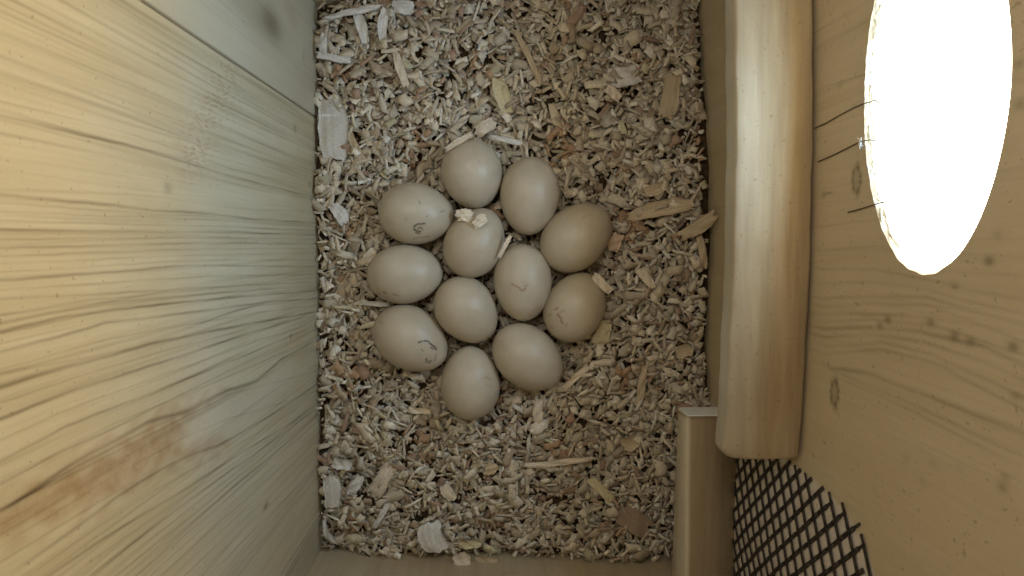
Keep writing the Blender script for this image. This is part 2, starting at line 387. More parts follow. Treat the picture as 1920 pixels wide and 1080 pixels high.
# ------------------------------------------------------------------ front and back walls, floor, roof
def feat_none(sd, a, b, amp=.3):
    return lambda s, z: np.stack([np.clip(fine_lines(s, z, sd, 30, a, b, amp), 0, .9), .5 * np.exp(-((s - .10) / .03) ** 2 - ((z - .0) / .02) ** 2), s * 0], 1)
PF = Plane((-.16, at(600, 1034)[1], 0), (.19, at(1250, 1058)[1], 0), room)
PB = Plane((-.16, YB + .002, 0), (.17, YB + .026, 0), room)
for nm, pl, sd, lab, s1 in (('front_wall', PF, 31, 'narrow strip of brown board wall below the bedding at the bottom edge', .355), ('back_wall', PB, 32, 'sliver of grey board wall above the bedding in the top left', .335)):
    V, Fq, f = slab(-.01, s1, TOPZ, .02, feat_none(sd, 0, .35), z0=-.03, ds=.001, dz=.004, zfine=.1)
    o = link(nm, mesh_np(nm, V, Fq, True, feat=f), M_front, None, pl.matrix()); tag(o, lab, 'wall')
V, Fq = box_np((-.22, -.33, -.06), (.25, .27, -.0305)); tag(link('floor', mesh_np('floor', V, Fq), M_dull), kind='structure')
V, Fq = box_np((-.22, -.33, TOPZ + .0005), (.25, .27, TOPZ + .02)); tag(link('ceiling', mesh_np('ceiling', V, Fq), M_dull), kind='structure')

# daylight enters through the entrance hole only: importance-sample the sky through it
pd = bpy.data.lights.new('hole_portal', 'AREA'); pd.shape = 'RECTANGLE'; pd.size = HA * 2.1; pd.size_y = HB * 2.2
pd.cycles.is_portal = True
po = bpy.data.objects.new('hole_portal', pd); COL.objects.link(po)
c = WR.p + WR.u * HS - WR.n * .024 + np.array([0, 0, HZ])
zax = -WR.n; xax = WR.u; yax = np.cross(zax, xax)
m = np.eye(4); m[:3, 0] = xax; m[:3, 1] = yax; m[:3, 2] = zax; m[:3, 3] = c
po.matrix_world = Matrix(m.tolist())

# unseen fill lamp added under the ceiling for a camera light, weak neutral glow
ld = bpy.data.lights.new('fill_lamp', 'AREA'); ld.shape = 'RECTANGLE'; ld.size = .16; ld.size_y = .10; ld.energy = 0.34; ld.color = (1.0, .975, .93)
lo = bpy.data.objects.new('fill_lamp', ld); COL.objects.link(lo); lo.location = (-.03, .13, .475); lo.rotation_euler = (math.radians(-30), math.radians(-12), 0)

# ------------------------------------------------------------------ eggs
# centre px, length px, width px, direction of the narrow end in the picture (deg, 0 = right, 90 = up), marks, label
EGGS = [
 (885, 326, 130, 113, -80, 'topmost cream egg of the clutch, a straw coloured sliver across its upper end'),
 (993, 368, 147, 110, -94, 'clean cream egg second from the top, upright, right of the topmost egg'),
 (781, 401, 141, 113, -6, 'cream egg with black curled smudge, at the upper left of the clutch'),
 (1080, 445, 150, 116, 42, 'clean tilted cream egg at the right edge of the clutch beside a small pink flake'),
 (890, 455, 138, 110, 62, 'cream egg partly under two small pale flakes inside the clutch'),
 (760, 514, 142, 110, 4, 'pale horizontal egg at the left edge of the clutch between two marked eggs'),
 (980, 530, 147, 109, -88, 'upright egg with a faint pinkish scratch in the middle of the clutch'),
 (875, 582, 138, 112, -52, 'clean tilted egg left of the pink scratched egg, inside the clutch'),
 (1078, 576, 141, 112, 62, 'egg with brown speckles on its left and a pale chip at its top right'),
 (771, 635, 152, 116, -34, 'pale egg with thin black scratch marks, lowest on the left of the clutch'),
 (990, 670, 152, 114, -40, 'clean buff egg leaning right, at the lower right of the clutch'),
 (882, 718, 143, 112, 92, 'clean buff egg at the very bottom of the clutch'),
]
EZ = 0.012
def egg_material():
    m, N, L, P = new_mat('eggshell')
    tc = N.new('ShaderNodeTexCoord'); oi = N.new('ShaderNodeObjectInfo')
    add = N.new('ShaderNodeVectorMath'); add.operation = 'MULTIPLY_ADD'
    L.new(oi.outputs['Random'], add.inputs[0]); add.inputs[1].default_value = (3, 5, 7); L.new(tc.outputs['Object'], add.inputs[2])
    vec = add.outputs[0]
    mott = noise(N, L, vec, 70, 4, 0.6, .35, .65)
    c = mixrgb(N, L, mott, (0.54, 0.48, 0.375), (0.48, 0.42, 0.32))
    c = mixrgb(N, L, math_(N, L, 'MULTIPLY', noise(N, L, vec, 42, 2, .5, .45, .7), .35), c, (0.45, 0.355, 0.26))
    dots = noise(N, L, vec, 520, 1, .4, .73, .78)
    c = mixrgb(N, L, math_(N, L, 'MULTIPLY', dots, .4), c, (0.25, 0.17, 0.10))
    hue = N.new('ShaderNodeMapRange'); L.new(oi.outputs['Random'], hue.inputs[0]); hue.inputs[3].default_value = .0; hue.inputs[4].default_value = .25
    c = mixrgb(N, L, hue.outputs[0], c, (0.45, 0.37, 0.25))
    a = N.new('ShaderNodeAttribute'); a.attribute_name = 'feat'
    sp = N.new('ShaderNodeSeparateColor'); L.new(a.outputs['Color'], sp.inputs[0])
    brk = noise(N, L, vec, 620, 2, .6, .30, .46)
    c = mixrgb(N, L, math_(N, L, 'MULTIPLY', sp.outputs[1], brk), c, (0.30, 0.19, 0.12))
    c = mixrgb(N, L, math_(N, L, 'MULTIPLY', sp.outputs[0], brk), c, (0.03, 0.022, 0.018))
    L.new(c, P.inputs['Base Color'])
    P.inputs['Roughness'].default_value = 0.40; P.inputs['Specular IOR Level'].default_value = 0.5
    P.inputs['Subsurface Weight'].default_value = 0.0
    b = N.new('ShaderNodeBump'); b.inputs['Strength'].default_value = .12; b.inputs['Distance'].default_value = .0004
    L.new(noise(N, L, vec, 900, 2), b.inputs['Height']); L.new(b.outputs[0], P.inputs['Normal'])
    return m
M_egg = egg_material()
# marks: egg index -> list of (polyline px, width px, channel, strength)
MARKS = {
 2: [([(777,424),(783,420),(790,420),(796,419)], 2.2, 0, .8), ([(777,424),(776,430),(782,433),(788,434)], 2.4, 0, .8), ([(784,428),(789,426),(792,430)], 2, 0, .7), ([(780,436),(787,438)], 2.0, 0, .7), ([(786,378),(788,381)], 2.5, 0, .4),
     ([(826,398),(832,395)], 2.5, 0, .35), ([(776,448),(790,445),(806,443)], 2.2, 0, .3), ([(800,406),(806,402)], 2.2, 0, .3), ([(760,410),(764,414)], 2, 0, .2)],
 5: [([(720,548),(724,550)], 2.8, 0, .45), ([(736,552),(750,555)], 2, 0, .35), ([(706,540),(712,552)], 2.5, 1, .4)],
 6: [([(960,533),(970,537),(978,545),(985,542)], 3, 1, .7), ([(985,537),(990,534)], 3, 1, .5), ([(995,590),(1012,578)], 8, 1, .4)],
 8: [([(1041,580),(1046,577)], 2.6, 1, .8), ([(1046,590),(1052,598)], 3.2, 1, .9), ([(1052,602),(1055,606)], 3, 0, .45), ([(1028,592),(1032,590)], 2.5, 1, .6), ([(1034,612),(1036,616)], 2, 1, .6), ([(1050,585),(1058,582)], 2.5, 1, .5), ([(1060,612),(1063,607)], 2.4, 1, .5)],
 9: [([(785,642),(795,639),(803,640),(809,646),(816,651),(818,655)], 2.2, 0, .85), ([(808,652),(817,655)], 2.4, 0, .7), ([(790,655),(793,658)], 2, 0, .4), ([(799,674),(804,680),(808,677)], 2.6, 0, .7), ([(798,680),(800,672)], 2, 0, .4), ([(818,664),(815,676)], 2.4, 1, .5), ([(714,603),(718,606)], 2, 0, .25)],
 7: [([(888,582),(893,585)], 2.5, 1, .4), ([(905,640),(915,632)], 3, 1, .4)],
 11: [([(905,710),(915,707),(918,712)], 2.4, 1, .5), ([(912,722),(920,725)], 2.2, 1, .35)],
 3: [([(1090,410),(1110,400)], 2.4, 1, .3)],
 10: [([(940,640),(948,655)], 7, 1, .22)],
 0: [([(846,355),(850,360)], 2, 1, .3), ([(868,330),(871,333)], 1.8, 1, .3)],
 4: [([(900,470),(903,474)], 2, 1, .35)],
}
egg_fp = []
for k, (px, py, Lp, Wp, ang, label) in enumerate(EGGS):
    c = at(px, py, EZ); dep = H - EZ
    a, b = Lp / F * dep / 2 * .985, Wp / F * dep / 2 * .985
    # measured scale along view axis is close to the vertical distance; tilt is small
    nu, nv = (300, 300) if k in (2, 5, 6, 8, 9) else (130, 110)
    t = np.cos(np.linspace(0, PI, nu)); v = np.linspace(0, 2 * PI, nv, endpoint=False)
    asym = .075 + .02 * ((k * 7) % 5 - 2) / 2
    r = b * np.sqrt(np.clip(1 - t * t, 0, 1)) * (1 - asym * t - .03 * t * t) * 1.018
    X = np.repeat(t * a, nv); Y = np.outer(r, np.cos(v)).ravel(); Z = np.outer(r, np.sin(v)).ravel()
    V = np.stack([X, Y, Z], 1); i = np.arange(nv)
    Fq = np.concatenate([np.stack([q * nv + i, q * nv + (i + 1) % nv, (q + 1) * nv + (i + 1) % nv, (q + 1) * nv + i], 1) for q in range(nu - 1)])
    rot = math.radians(ang); dzk = rng.uniform(-.001, .001)
    tilt = rng.uniform(-.07, .07)
    M3 = Matrix.Translation((c[0], c[1], EZ + dzk)) @ Matrix.Rotation(rot, 4, 'Z') @ Matrix.Rotation(tilt, 4, 'Y')
    Mn = np.array(M3); W = V @ Mn[:3, :3].T + Mn[:3, 3]
    # place marks by the line of sight onto the shell as laid (converted once to shell coordinates)
    feat = np.zeros((len(V), 3))
    if k in MARKS:
        cc = (W - [0, 0, H]) @ RC          # camera coords
        u_ = 960 - F * cc[:, 0] / cc[:, 2]; v_ = 540 + F * cc[:, 1] / cc[:, 2]
        top = W[:, 2] > EZ + .002
        for pts, wd, ch, am in MARKS[k]:
            p = np.array(pts, float); d = np.full(len(V), 99.)
            for j in range(len(p) - 1):
                A, B_ = p[j], p[j + 1]; AB = B_ - A
                q = np.clip(((u_ - A[0]) * AB[0] + (v_ - A[1]) * AB[1]) / (AB @ AB), 0, 1)
                d = np.minimum(d, np.hypot(u_ - A[0] - q * AB[0], v_ - A[1] - q * AB[1]))
            feat[:, ch] = np.maximum(feat[:, ch], am * np.clip(1.5 - d / (wd * .75), 0, 1) * top)
    me = mesh_np('egg', V, Fq, True, feat=feat)
    o = link('egg', me, M_egg, None, M3); tag(o, label, 'egg', 'eggs of the clutch')
    egg_fp.append((c[0], c[1], a, b, rot))

# ------------------------------------------------------------------ wood-shaving bedding
def egg_dist(x, y, grow=0.0):
    """smallest normalised distance to any egg's footprint (1 = at its widest outline)"""
    d = np.full(np.shape(x), 9.0)
    for cx, cy, a, b, r in egg_fp:
        X = (x - cx) * math.cos(r) + (y - cy) * math.sin(r); Y = -(x - cx) * math.sin(r) + (y - cy) * math.cos(r)
        d = np.minimum(d, np.hypot(X / (a + grow), Y / (b + grow)))
    return d
NC = at(912, 520)
def hgt(x, y):
    r = np.hypot((x - NC[0]) / .105, (y - NC[1]) / .12)
    h = -.007 * np.exp(-r ** 4)
    h = h + .0035 * np.sin(x * 41 + 1.3) * np.sin(y * 33 + .5) + .0018 * np.sin(x * 97 + y * 60) + .0015 * np.sin(y * 120 - x * 70)
    h = h + .004 * np.exp(-((r - 1.12) / .25) ** 2)
    return h
gx, gy = np.meshgrid(np.linspace(-.155, .18, 150), np.linspace(-.262, .205, 200))
gz = hgt(gx, gy) - .0065
V = np.stack([gx.ravel(), gy.ravel(), gz.ravel()], 1)
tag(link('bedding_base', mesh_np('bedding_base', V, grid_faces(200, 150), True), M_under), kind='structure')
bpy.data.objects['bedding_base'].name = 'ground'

def chips(x, y, z, Lc, Wc, yaw, curl, pitch, roll, thick, taper, color):
    """curled slivers: each a solid bent strip with 5 cross-sections"""
    n = len(x); K = 5
    t = np.linspace(-1, 1, K)[None, :]                                   # along
    ang = curl[:, None] * t / 2
    R = Lc / np.where(np.abs(curl) < .05, .05, curl)
    cx_ = np.where(np.abs(curl[:, None]) < .05, t * Lc[:, None] / 2, R[:, None] * np.sin(ang))
    cz_ = np.where(np.abs(curl[:, None]) < .05, 0, R[:, None] * (np.cos(ang) - np.cos(curl / 2)[:, None]) )
    nx, nz = np.sin(ang), np.cos(ang)
    jw = 1 + .13 * rng.randn(n, K).clip(-1.5, 1.5)
    wv = Wc[:, None] / 2 * jw; wv[:, 0] *= taper[:, 0]; wv[:, -1] *= taper[:, 1]
    off = Wc[:, None] * .09 * rng.randn(n, K)
    skew = Wc[:, None] * .22 * rng.randn(n, K) * (np.abs(t) > .9)
    tw = rng.randn(n)[:, None] * .14 * t
    P_ = np.zeros((n, K, 4, 3))
    for j, (sy, st) in enumerate(((-1, 0), (1, 0), (1, -1), (-1, -1))):
        yy = off + sy * wv
        P_[:, :, j, 0] = cx_ + nx * st * thick[:, None] + skew * sy
        P_[:, :, j, 1] = yy * np.cos(tw)
        P_[:, :, j, 2] = cz_ + nz * st * thick[:, None] + yy * np.sin(tw)
    P_ = P_.reshape(n, K * 4, 3)
    cr, sr = np.cos(roll)[:, None], np.sin(roll)[:, None]
    a, b = P_[:, :, 1] * cr - P_[:, :, 2] * sr, P_[:, :, 1] * sr + P_[:, :, 2] * cr; P_[:, :, 1], P_[:, :, 2] = a, b
    cp, sp = np.cos(pitch)[:, None], np.sin(pitch)[:, None]
    a, b = P_[:, :, 0] * cp - P_[:, :, 2] * sp, P_[:, :, 0] * sp + P_[:, :, 2] * cp; P_[:, :, 0], P_[:, :, 2] = a, b
    cyw, syw = np.cos(yaw)[:, None], np.sin(yaw)[:, None]
    a, b = P_[:, :, 0] * cyw - P_[:, :, 1] * syw, P_[:, :, 0] * syw + P_[:, :, 1] * cyw; P_[:, :, 0], P_[:, :, 1] = a, b
    P_[:, :, 0] += x[:, None]; P_[:, :, 1] += y[:, None]; P_[:, :, 2] += z[:, None]
    f = []
    for k in range(K - 1):
        for j in range(4): f.append((k * 4 + j, k * 4 + (j + 1) % 4, (k + 1) * 4 + (j + 1) % 4, (k + 1) * 4 + j))
    f.append((0, 3, 2, 1)); e = (K - 1) * 4; f.append((e, e + 1, e + 2, e + 3))
    f = np.array(f); Fq = (f[None] + (np.arange(n) * K * 4)[:, None, None]).reshape(-1, 4)
    return P_.reshape(-1, 3), Fq, np.repeat(color, K * 4, 0)
PAL = np.array([(.66, .56, .41), (.73, .65, .50), (.56, .47, .33), (.79, .73, .60), (.68, .60, .46), (.48, .37, .25), (.44, .28, .19), (.82, .79, .69), (.57, .52, .33)])
PAL = PAL * .86 + PAL.mean(1, keepdims=True) * .14 + .02
PW = np.array([.20, .18, .16, .12, .13, .08, .05, .05, .03])
def xl(y): return np.interp(y, [WL.p[1] - .5, WL.p[1] + .001], [(WL.p + WL.u * .5)[0], WL.p[0]])
def xr(y): return (WR.p[0] + (y - WR.p[1]) * WR.u[0] / WR.u[1]) - bow((WR.p[1] - y))*0
def yb(x): return YB + .002 + (x + .16) * .024 / .33
def yf(x): return PF.p[1] + (x + .16) * (PF.u[1] / PF.u[0])
def scatter(n, kind):
    x = rng.uniform(-.142, .172, n); y = rng.uniform(-.262, .205, n)
    if kind == 'dust':
        Lc = rng.uniform(.0016, .0042, n); Wc = Lc * rng.uniform(.3, .9, n); th_ = rng.uniform(.0002, .0006, n)
    elif kind == 'sliver':
        Lc = rng.gamma(5, .0018, n).clip(.004, .020); Wc = rng.uniform(.0012, .0031, n); th_ = rng.uniform(.0003, .0008, n)
    else:
        Lc = rng.gamma(6, .0014, n).clip(.005, .018); Wc = rng.gamma(7, .00068, n).clip(.0028, .009); th_ = rng.uniform(.0002, .0005, n)
    m = (x > xl(y) + Lc * .35) & (x < xr(y) - Lc * .35) & (y < yb(x) - Lc * .3) & (y > yf(x) + Lc * .3)
    x, y, Lc, Wc, th_ = x[m], y[m], Lc[m], Wc[m], th_[m]; n = len(x)
    lay = rng.uniform(-.0065, .0040, n)
    if kind == 'flake': lay += .0006
    d = egg_dist(x, y); z = hgt(x, y) + lay
    near = egg_dist(x, y, .0045)
    ok = (d > 1.0) | (z < -.0085)
    # nothing leans on the eggs higher than their flank
    ok &= ~((near < 1.0) & (z > .004))
    curl = rng.randn(n) * .7; pitch = rng.randn(n) * .12; roll = rng.randn(n) * (.12 if kind == 'flake' else .22)
    col = PAL[rng.choice(len(PAL), n, p=PW)] * rng.uniform(.66, 1.14, (n, 1)) * np.array([1.0, 1.0, .98])
    reddish = np.sin(x * 60 + 2) * np.sin(y * 55 + 1) > .75
    col = np.where((reddish & (rng.rand(n) < .35))[:, None], np.array([.44, .29, .18]), col)
    tp = rng.uniform(.7, 1.05, (n, 2)) if kind == 'flake' else rng.uniform(.5, 1.0, (n, 2))
    a = [v[ok] for v in (x, y, z, Lc, Wc, rng.uniform(0, 2 * PI, n), curl, pitch, roll, th_, tp, col)]
    return chips(*a)
parts = [scatter(4500, 'dust'), scatter(9500, 'sliver'), scatter(5000, 'flake')]
Vs, Fs, Cs, o_ = [], [], [], 0
for V, Fq, C in parts: Vs.append(V); Fs.append(Fq + o_); Cs.append(C); o_ += len(V)
bed = link('wood_shavings', mesh_np('wood_shavings', np.concatenate(Vs), np.concatenate(Fs), False, col=np.concatenate(Cs)), M_chip)
tag(bed, 'small pale wood shavings spread over the floor of the box', 'shavings', kind='stuff')

# ------------------------------------------------------------------ single large flakes: px centre, length px, width px, angle, height over bed, colour, curl, label
PALE, GREYP, YEL, PINK, BRN, STRAW = (.76, .67, .53), (.70, .69, .65), (.64, .57, .36), (.68, .50, .37), (.34, .25, .17), (.58, .47, .32)
FLAKES = [
 (622, 240, 118, 54, -80, .006, GREYP, .25, 'largest flat grey flake, against the left board wall'),
 (1257, 172, 92, 32, 76, .006, STRAW, .5, 'large curved tan flake in the upper right of the bedding'),
 (1172, 140, 58, 38, 8, .006, GREYP, .3, 'pale torn grey flake left of the large curved tan flake'),
 (1309, 424, 74, 25, 38, .012, STRAW, .2, 'rectangular tan sliver leaning on the base of the entrance wall'),
 (1240, 392, 120, 28, 14, .005, STRAW, .2, 'long flat tan flake between the eggs and the leaning tan sliver'),
 (1230, 353, 44, 22, 20, .006, STRAW, .4, 'short tan flake just above the long flat tan flake'),
 (1080, 708, 66, 12, 48, .007, PALE, .2, 'pale stick slanting beside the lower right egg'),
 (812, 1008, 62, 50, -70, .009, GREYP, .3, 'broad pale flake with ragged end, near the bottom wall'),
 (866, 1056, 34, 34, 5, .013, PALE, .3, 'small square flake lapping over the bottom board edge'),
 (621, 922, 62, 34, -85, .006, GREYP, .3, 'upright grey flake against the left wall near the bottom left corner'),
 (716, 902, 74, 30, 52, .006, PALE, .3, 'long pale flake slanting beside the two upright flakes, lower left'),
 (666, 912, 44, 20, 65, .006, GREYP, .3, 'narrow grey flake between the upright grey flake and the slanting pale flake'),
 (641, 872, 36, 22, -20, .007, GREYP, .6, 'small bluish grey curl above the upright grey flake, lower left'),
 (1048, 868, 130, 12, 4, .006, PALE, .1, 'long thin pale stick lying level below the clutch'),
 (1128, 920, 62, 19, -48, .007, YEL, .4, 'yellowish flake slanting below the long level stick'),
 (1188, 975, 66, 48, -50, .005, BRN, .3, 'broad dark brown flake near the ledge board'),
 (841, 924, 34, 22, -65, .007, PALE, .4, 'small pale leaf shaped flake left of the bottom middle'),
 (1203, 725, 80, 14, 80, .006, STRAW, .2, 'narrow upright tan sliver left of the white ledge end'),
 (1128, 625, 44, 30, 65, .007, YEL, .4, 'yellow tinged flake below the speckled egg'),
 (1155, 455, 34, 24, 75, .008, PINK, .3, 'small pink flake touching the rightmost tilted egg'),
 (1130, 532, 46, 18, -38, .024, PALE, .4, 'pale chip lying over the top right of the speckled egg'),
 (1211, 522, 46, 16, -42, .007, PALE, .2, 'pale chip lying between the speckled egg and the entrance wall'),
 (910, 238, 42, 24, 20, .010, PALE, .7, 'pale curl above the topmost egg'),
 (860, 266, 58, 11, 28, .026, PALE, .15, 'straw coloured sliver lying across the topmost egg'),
 (948, 262, 60, 9, -10, .020, GREYP, .5, 'thin greenish grey sliver to the right of the topmost egg tip'),
 (871, 403, 30, 24, 15, .028, PALE, .5, 'left one of two small flakes between the upper eggs'),
 (900, 415, 28, 20, 25, .033, PALE, .4, 'right one of two small flakes, lying on the inner egg'),
 (947, 462, 46, 8, 60, .028, PALE, .2, 'thin pale stick wedged between two inner eggs'),
 (676, 48, 62, 19, -72, .008, GREYP, .2, 'bluish white flake slanting in the top left of the bedding'),
 (719, 43, 60, 17, 86, .008, GREYP, .6, 'pale curved flake to the right of the bluish white flake, top left'),
 (752, 130, 64, 15, -75, .007, PALE, .3, 'pale bent sliver below the curved flake, upper left'),
 (626, 108, 62, 13, -7, .008, GREYP, .1, 'level grey sliver touching the left wall near the top'),
 (605, 84, 44, 14, 82, .008, GREYP, .9, 'curled grey flake standing against the left wall just above the level sliver'),
 (756, 12, 38, 24, 5, .008, GREYP, .4, 'rounded pale flake at the very top edge of the bedding'),
 (990, 105, 100, 11, -66, .006, STRAW, .1, 'long tan stick steeply slanting in the upper middle'),
 (942, 178, 66, 28, -80, .006, YEL, .4, 'pale yellow green flake above the curl, upper middle'),
 (691, 482, 38, 17, 62, .008, PALE, .3, 'pale chip at the left end of the horizontal egg'),
 (703, 569, 50, 9, -6, .008, GREYP, .2, 'thin level sliver at the upper left of the scratched egg'),
 (786, 771, 44, 12, -8, .007, PALE, .3, 'small oval chip left of the lowest egg'),
 (663, 268, 90, 14, -66, .004, STRAW, .5, 'narrow curved tan strip to the right of the largest grey flake'),
 (615, 1002, 54, 11, -62, .010, GREYP, .8, 'curved white strip in the bottom left corner'),
 (880, 1022, 44, 16, 12, .010, YEL, .3, 'yellowish chip to the right of the broad pale ragged flake'),
 (912, 1052, 44, 16, 4, .010, STRAW, .3, 'tan chip on the bottom edge right of the small square flake'),
 (1010, 775, 52, 18, 90, .006, PALE, .3, 'upright pale chip right of the lowest egg'),
 (714, 968, 54, 11, 62, .008, GREYP, .3, 'thin bluish stick slanting in the lower left'),
 (662, 22, 96, 12, 14, .009, GREYP, .1, 'long sliver lying along the sliver of grey wall at the top left'),
 (1182, 830, 34, 30, 30, .006, STRAW, .4, 'rounded tan flake left of the ledge board'),
 (1283, 660, 30, 26, 20, .006, STRAW, .4, 'rounded tan flake at the foot of the entrance wall above the ledge end'),
 (636, 400, 40, 24, -60, .007, GREYP, .4, 'small grey flake by the left wall level with the smudged egg'),
 (920, 880, 26, 24, 80, .006, STRAW, .3, 'small squarish tan chip below the lowest egg'),
 (1150, 175, 34, 18, -30, .007, PALE, .3, 'small pale chip under the torn grey flake, upper right'),
 (1318, 470, 70, 14, -78, .006, STRAW, .6, 'curved strip at the foot of the entrance wall below the leaning sliver'),
]
def flake_mesh(Lm, Wm, curl, seed):
    r = np.random.RandomState(seed); nu, nv = 20, 9
    u = np.linspace(-1, 1, nu); v = np.linspace(-1, 1, nv); U, Vv = np.meshgrid(u, v, indexing='ij')
    k = .6 + .4 * r.rand()
    wv = (1 - .22 * np.abs(U) ** 3) * (1 + .07 * np.sin(U * 5 * k + r.rand() * 6) + .04 * np.sin(U * 13 + r.rand() * 6))
    end = 1 + .05 * np.sin(Vv * 4 + r.rand() * 6) + .07 * r.randn(nv)[None, :]
    x = U * Lm / 2 * np.where(np.abs(U) > .55, end, 1); y = Vv * Wm / 2 * wv + Wm * .1 * np.sin(U * 2 + r.rand() * 6)
    ang = curl * U; z = -Lm / 2 * curl / 2 * U ** 2 + Wm * .10 * (1 - Vv ** 2) * r.choice([-1, 1]) + .0004 * np.sin(U * 6 + Vv * 3) + .00012 * np.sin(Vv * 18)
    tk = .00045
    A = np.stack([x, y, z], -1).reshape(-1, 3); B_ = A - [0, 0, tk]
    n = nu * nv; Fg = grid_faces(nu, nv)[:, ::-1]
    ring = [i * nv for i in range(nu)] + [(nu - 1) * nv + j for j in range(1, nv)] + [i * nv + nv - 1 for i in range(nu - 2, -1, -1)] + [j for j in range(nv - 2, 0, -1)]
    ring = np.array(ring); nx = np.roll(ring, -1)
    side_ = np.stack([ring, nx, nx + n, ring + n], 1)
    streak = 1 + .10 * np.sin(Vv * 11 + r.rand() * 6) + .06 * np.sin(Vv * 23 + U * 2)
    return np.concatenate([A, B_]), np.concatenate([Fg, Fg[:, ::-1] + n, side_]), np.tile(streak.reshape(-1), 2)
for k, (px, py, Lp, Wp, ang, dz, colr, curl, label) in enumerate(FLAKES):
    c0 = at(px, py, .0); zz = dz if dz > .018 else float(hgt(c0[0], c0[1])) + dz
    c = at(px, py, zz); sc = (H - zz) / F
    V, Fq, st = flake_mesh(Lp * sc, Wp * sc, curl, 100 + k)
    cc = np.clip(np.array(colr)[None] * st[:, None] * rng.uniform(.92, 1.05), 0, 1)
    me = mesh_np('flake', V, Fq, Lp > 70, col=cc)
    tl, rl = rng.uniform(-.12, .12), rng.uniform(-.15, .15)
    if px > 1290 and ang == 38: tl = -.22
    if dz > .018: tl *= .4; rl *= .4
    if 'topmost egg' in label and dz > .022: tl = -.12
    o = link('wood_flake', me, M_chip, None, Matrix.Translation(c) @ Matrix.Rotation(math.radians(ang), 4, 'Z') @ Matrix.Rotation(tl, 4, 'Y') @ Matrix.Rotation(rl, 4, 'X'))
    tag(o, label, 'wood flake', 'larger wood flakes on the bedding')

# ------------------------------------------------------------------ rail on the entrance wall (lies along it, just proud)
prof = [(0, .0002), (-.0020, .0010), (-.008, .0014), (-.018, .0012), (-.028, .0003), (-.0355, -.0012), (-.0398, -.0026), (-.0409, -.0040), (-.0411, -.009), (-.0410, -.0150), (-.0402, -.0182), (-.0375, -.0194), (-.004, -.0195), (0, -.0185)]
pr = np.array(prof)
from_s = -.055; to_s = WR.hit(1440, 862)[0]
def rail_z(s_): return .1535 - .045 * (s_ - .058)
to_s = float((lambda t: t)(to_s))
# the square end: where the line of its upper edge falls
d_ = ray(1450, 862); t_ = (rail_z(.27) + .0005 - H) / d_[2]; to_s = float((np.array([0, 0, H]) + t_ * d_ - WR.p) @ WR.u)
ss = np.concatenate([np.linspace(from_s, to_s - .006, 150), to_s - .006 + .006 * np.sin(np.linspace(0, PI / 2, 9))[1:]])
np_ = len(pr)
Vr = []
for s_ in ss:
    e = max(0, (s_ - (to_s - .006)) / .006); ins = .006 * (1 - math.sqrt(max(0, 1 - e * e)))
    wd_ = (.0375 + max(0, s_ - .058) * .012) / .041
    wob = .00025 * math.sin(s_ * 90) + .0002 * math.sin(s_ * 230)
    for j, (a_, b_) in enumerate(pr):
        a2 = -.0014 + a_ * wd_
        a2 = min(a2 + ins * float(np.clip((-a_ - .02) / .02, 0, 1)), -.0014)
        b2 = b_ - ins * .12 * (1 if b_ > -.008 else -1)
        Vr.append((s_, -a2 - float(bow(s_)) + wob, rail_z(s_) + b2 + wob * .5))
Vr = np.array(Vr); n = len(ss); i = np.arange(np_)
Fr = [np.stack([k * np_ + i, k * np_ + (i + 1) % np_, (k + 1) * np_ + (i + 1) % np_, (k + 1) * np_ + i], 1) for k in range(n - 1)]
# close the end with a fan ring drawn in to its middle
cen = Vr[-np_:].mean(0); ringv = cen + (Vr[-np_:] - cen) * .02; Vr = np.concatenate([Vr, ringv])
Fr.append(np.stack([(n - 1) * np_ + i, (n - 1) * np_ + (i + 1) % np_, n * np_ + (i + 1) % np_, n * np_ + i], 1))
# subdivide profile visually with smooth shading
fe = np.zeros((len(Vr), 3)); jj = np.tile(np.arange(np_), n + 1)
lvl = np.array([.0, .0, 0, .0, .1, .2, .25, .7, 1.0, 1, 1, .8, 0, 0]); fe[:, 2] = lvl[jj] * (.85 + .15 * np.sin(Vr[:, 0] * 60))  # paler inner edge and face: light on them put into the colour
fe[:, 1] = np.array([.16, .16, .2, .15, .0, 0, 0, 0, 0, 0, 0, 0, 0, 0])[jj] * np.clip((Vr[:, 0] - .12) * 7, .1, 1)  # rusty tint towards the wall, light falloff painted in with it
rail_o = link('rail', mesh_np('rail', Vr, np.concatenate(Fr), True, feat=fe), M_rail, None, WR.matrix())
sub = rail_o.modifiers.new('smooth', 'SUBSURF'); sub.levels = 2; sub.render_levels = 2
tag(rail_o, 'rounded wooden rail fixed along the entrance wall beside the oval hole', 'rail')

# ------------------------------------------------------------------ ledge board under the rail
zt = .060
pA = at(1287, 781, zt); pB = at(1285, 1080, zt); s_end = WR.p[1] - pA[1]
yend = pA[1]; ystop = yf(.12) + .0005
def ledge_pts(y, thick, zo=0):
    xin = np.interp(-y, [-pA[1], -pB[1]], [pA[0], pB[0]]); xw = WR.p[0] + (WR.p[1] - y) * abs(WR.u[0] / WR.u[1]) - float(bow(WR.p[1] - y)) * 0 + .0
    xw = xr(y) - .0002 + .0  # butt against the wall
    r = .0035
    P_ = [(xw, zt - .002 * 0)]
    P_ += [(xin + r, zt), (xin + r * .35, zt - r * .18), (xin, zt - r), (xin - .0005, zt - thick + r), (xin + r * .3, zt - thick + r * .3), (xin + r, zt - thick), (xw, zt - thick)]
    return P_
Vl = []; yy = np.linspace(yend, ystop, 40)
for y in yy:
    for a_, b_ in ledge_pts(y, float(np.interp(-y, [-yend, -ystop], [.020, .034]))): Vl.append((a_, y, b_))
n = len(yy); k8 = 8; i = np.arange(k8)
Fl = [np.stack([k * k8 + i, k * k8 + (i + 1) % k8, (k + 1) * k8 + (i + 1) % k8, (k + 1) * k8 + i], 1) for k in range(n - 1)]
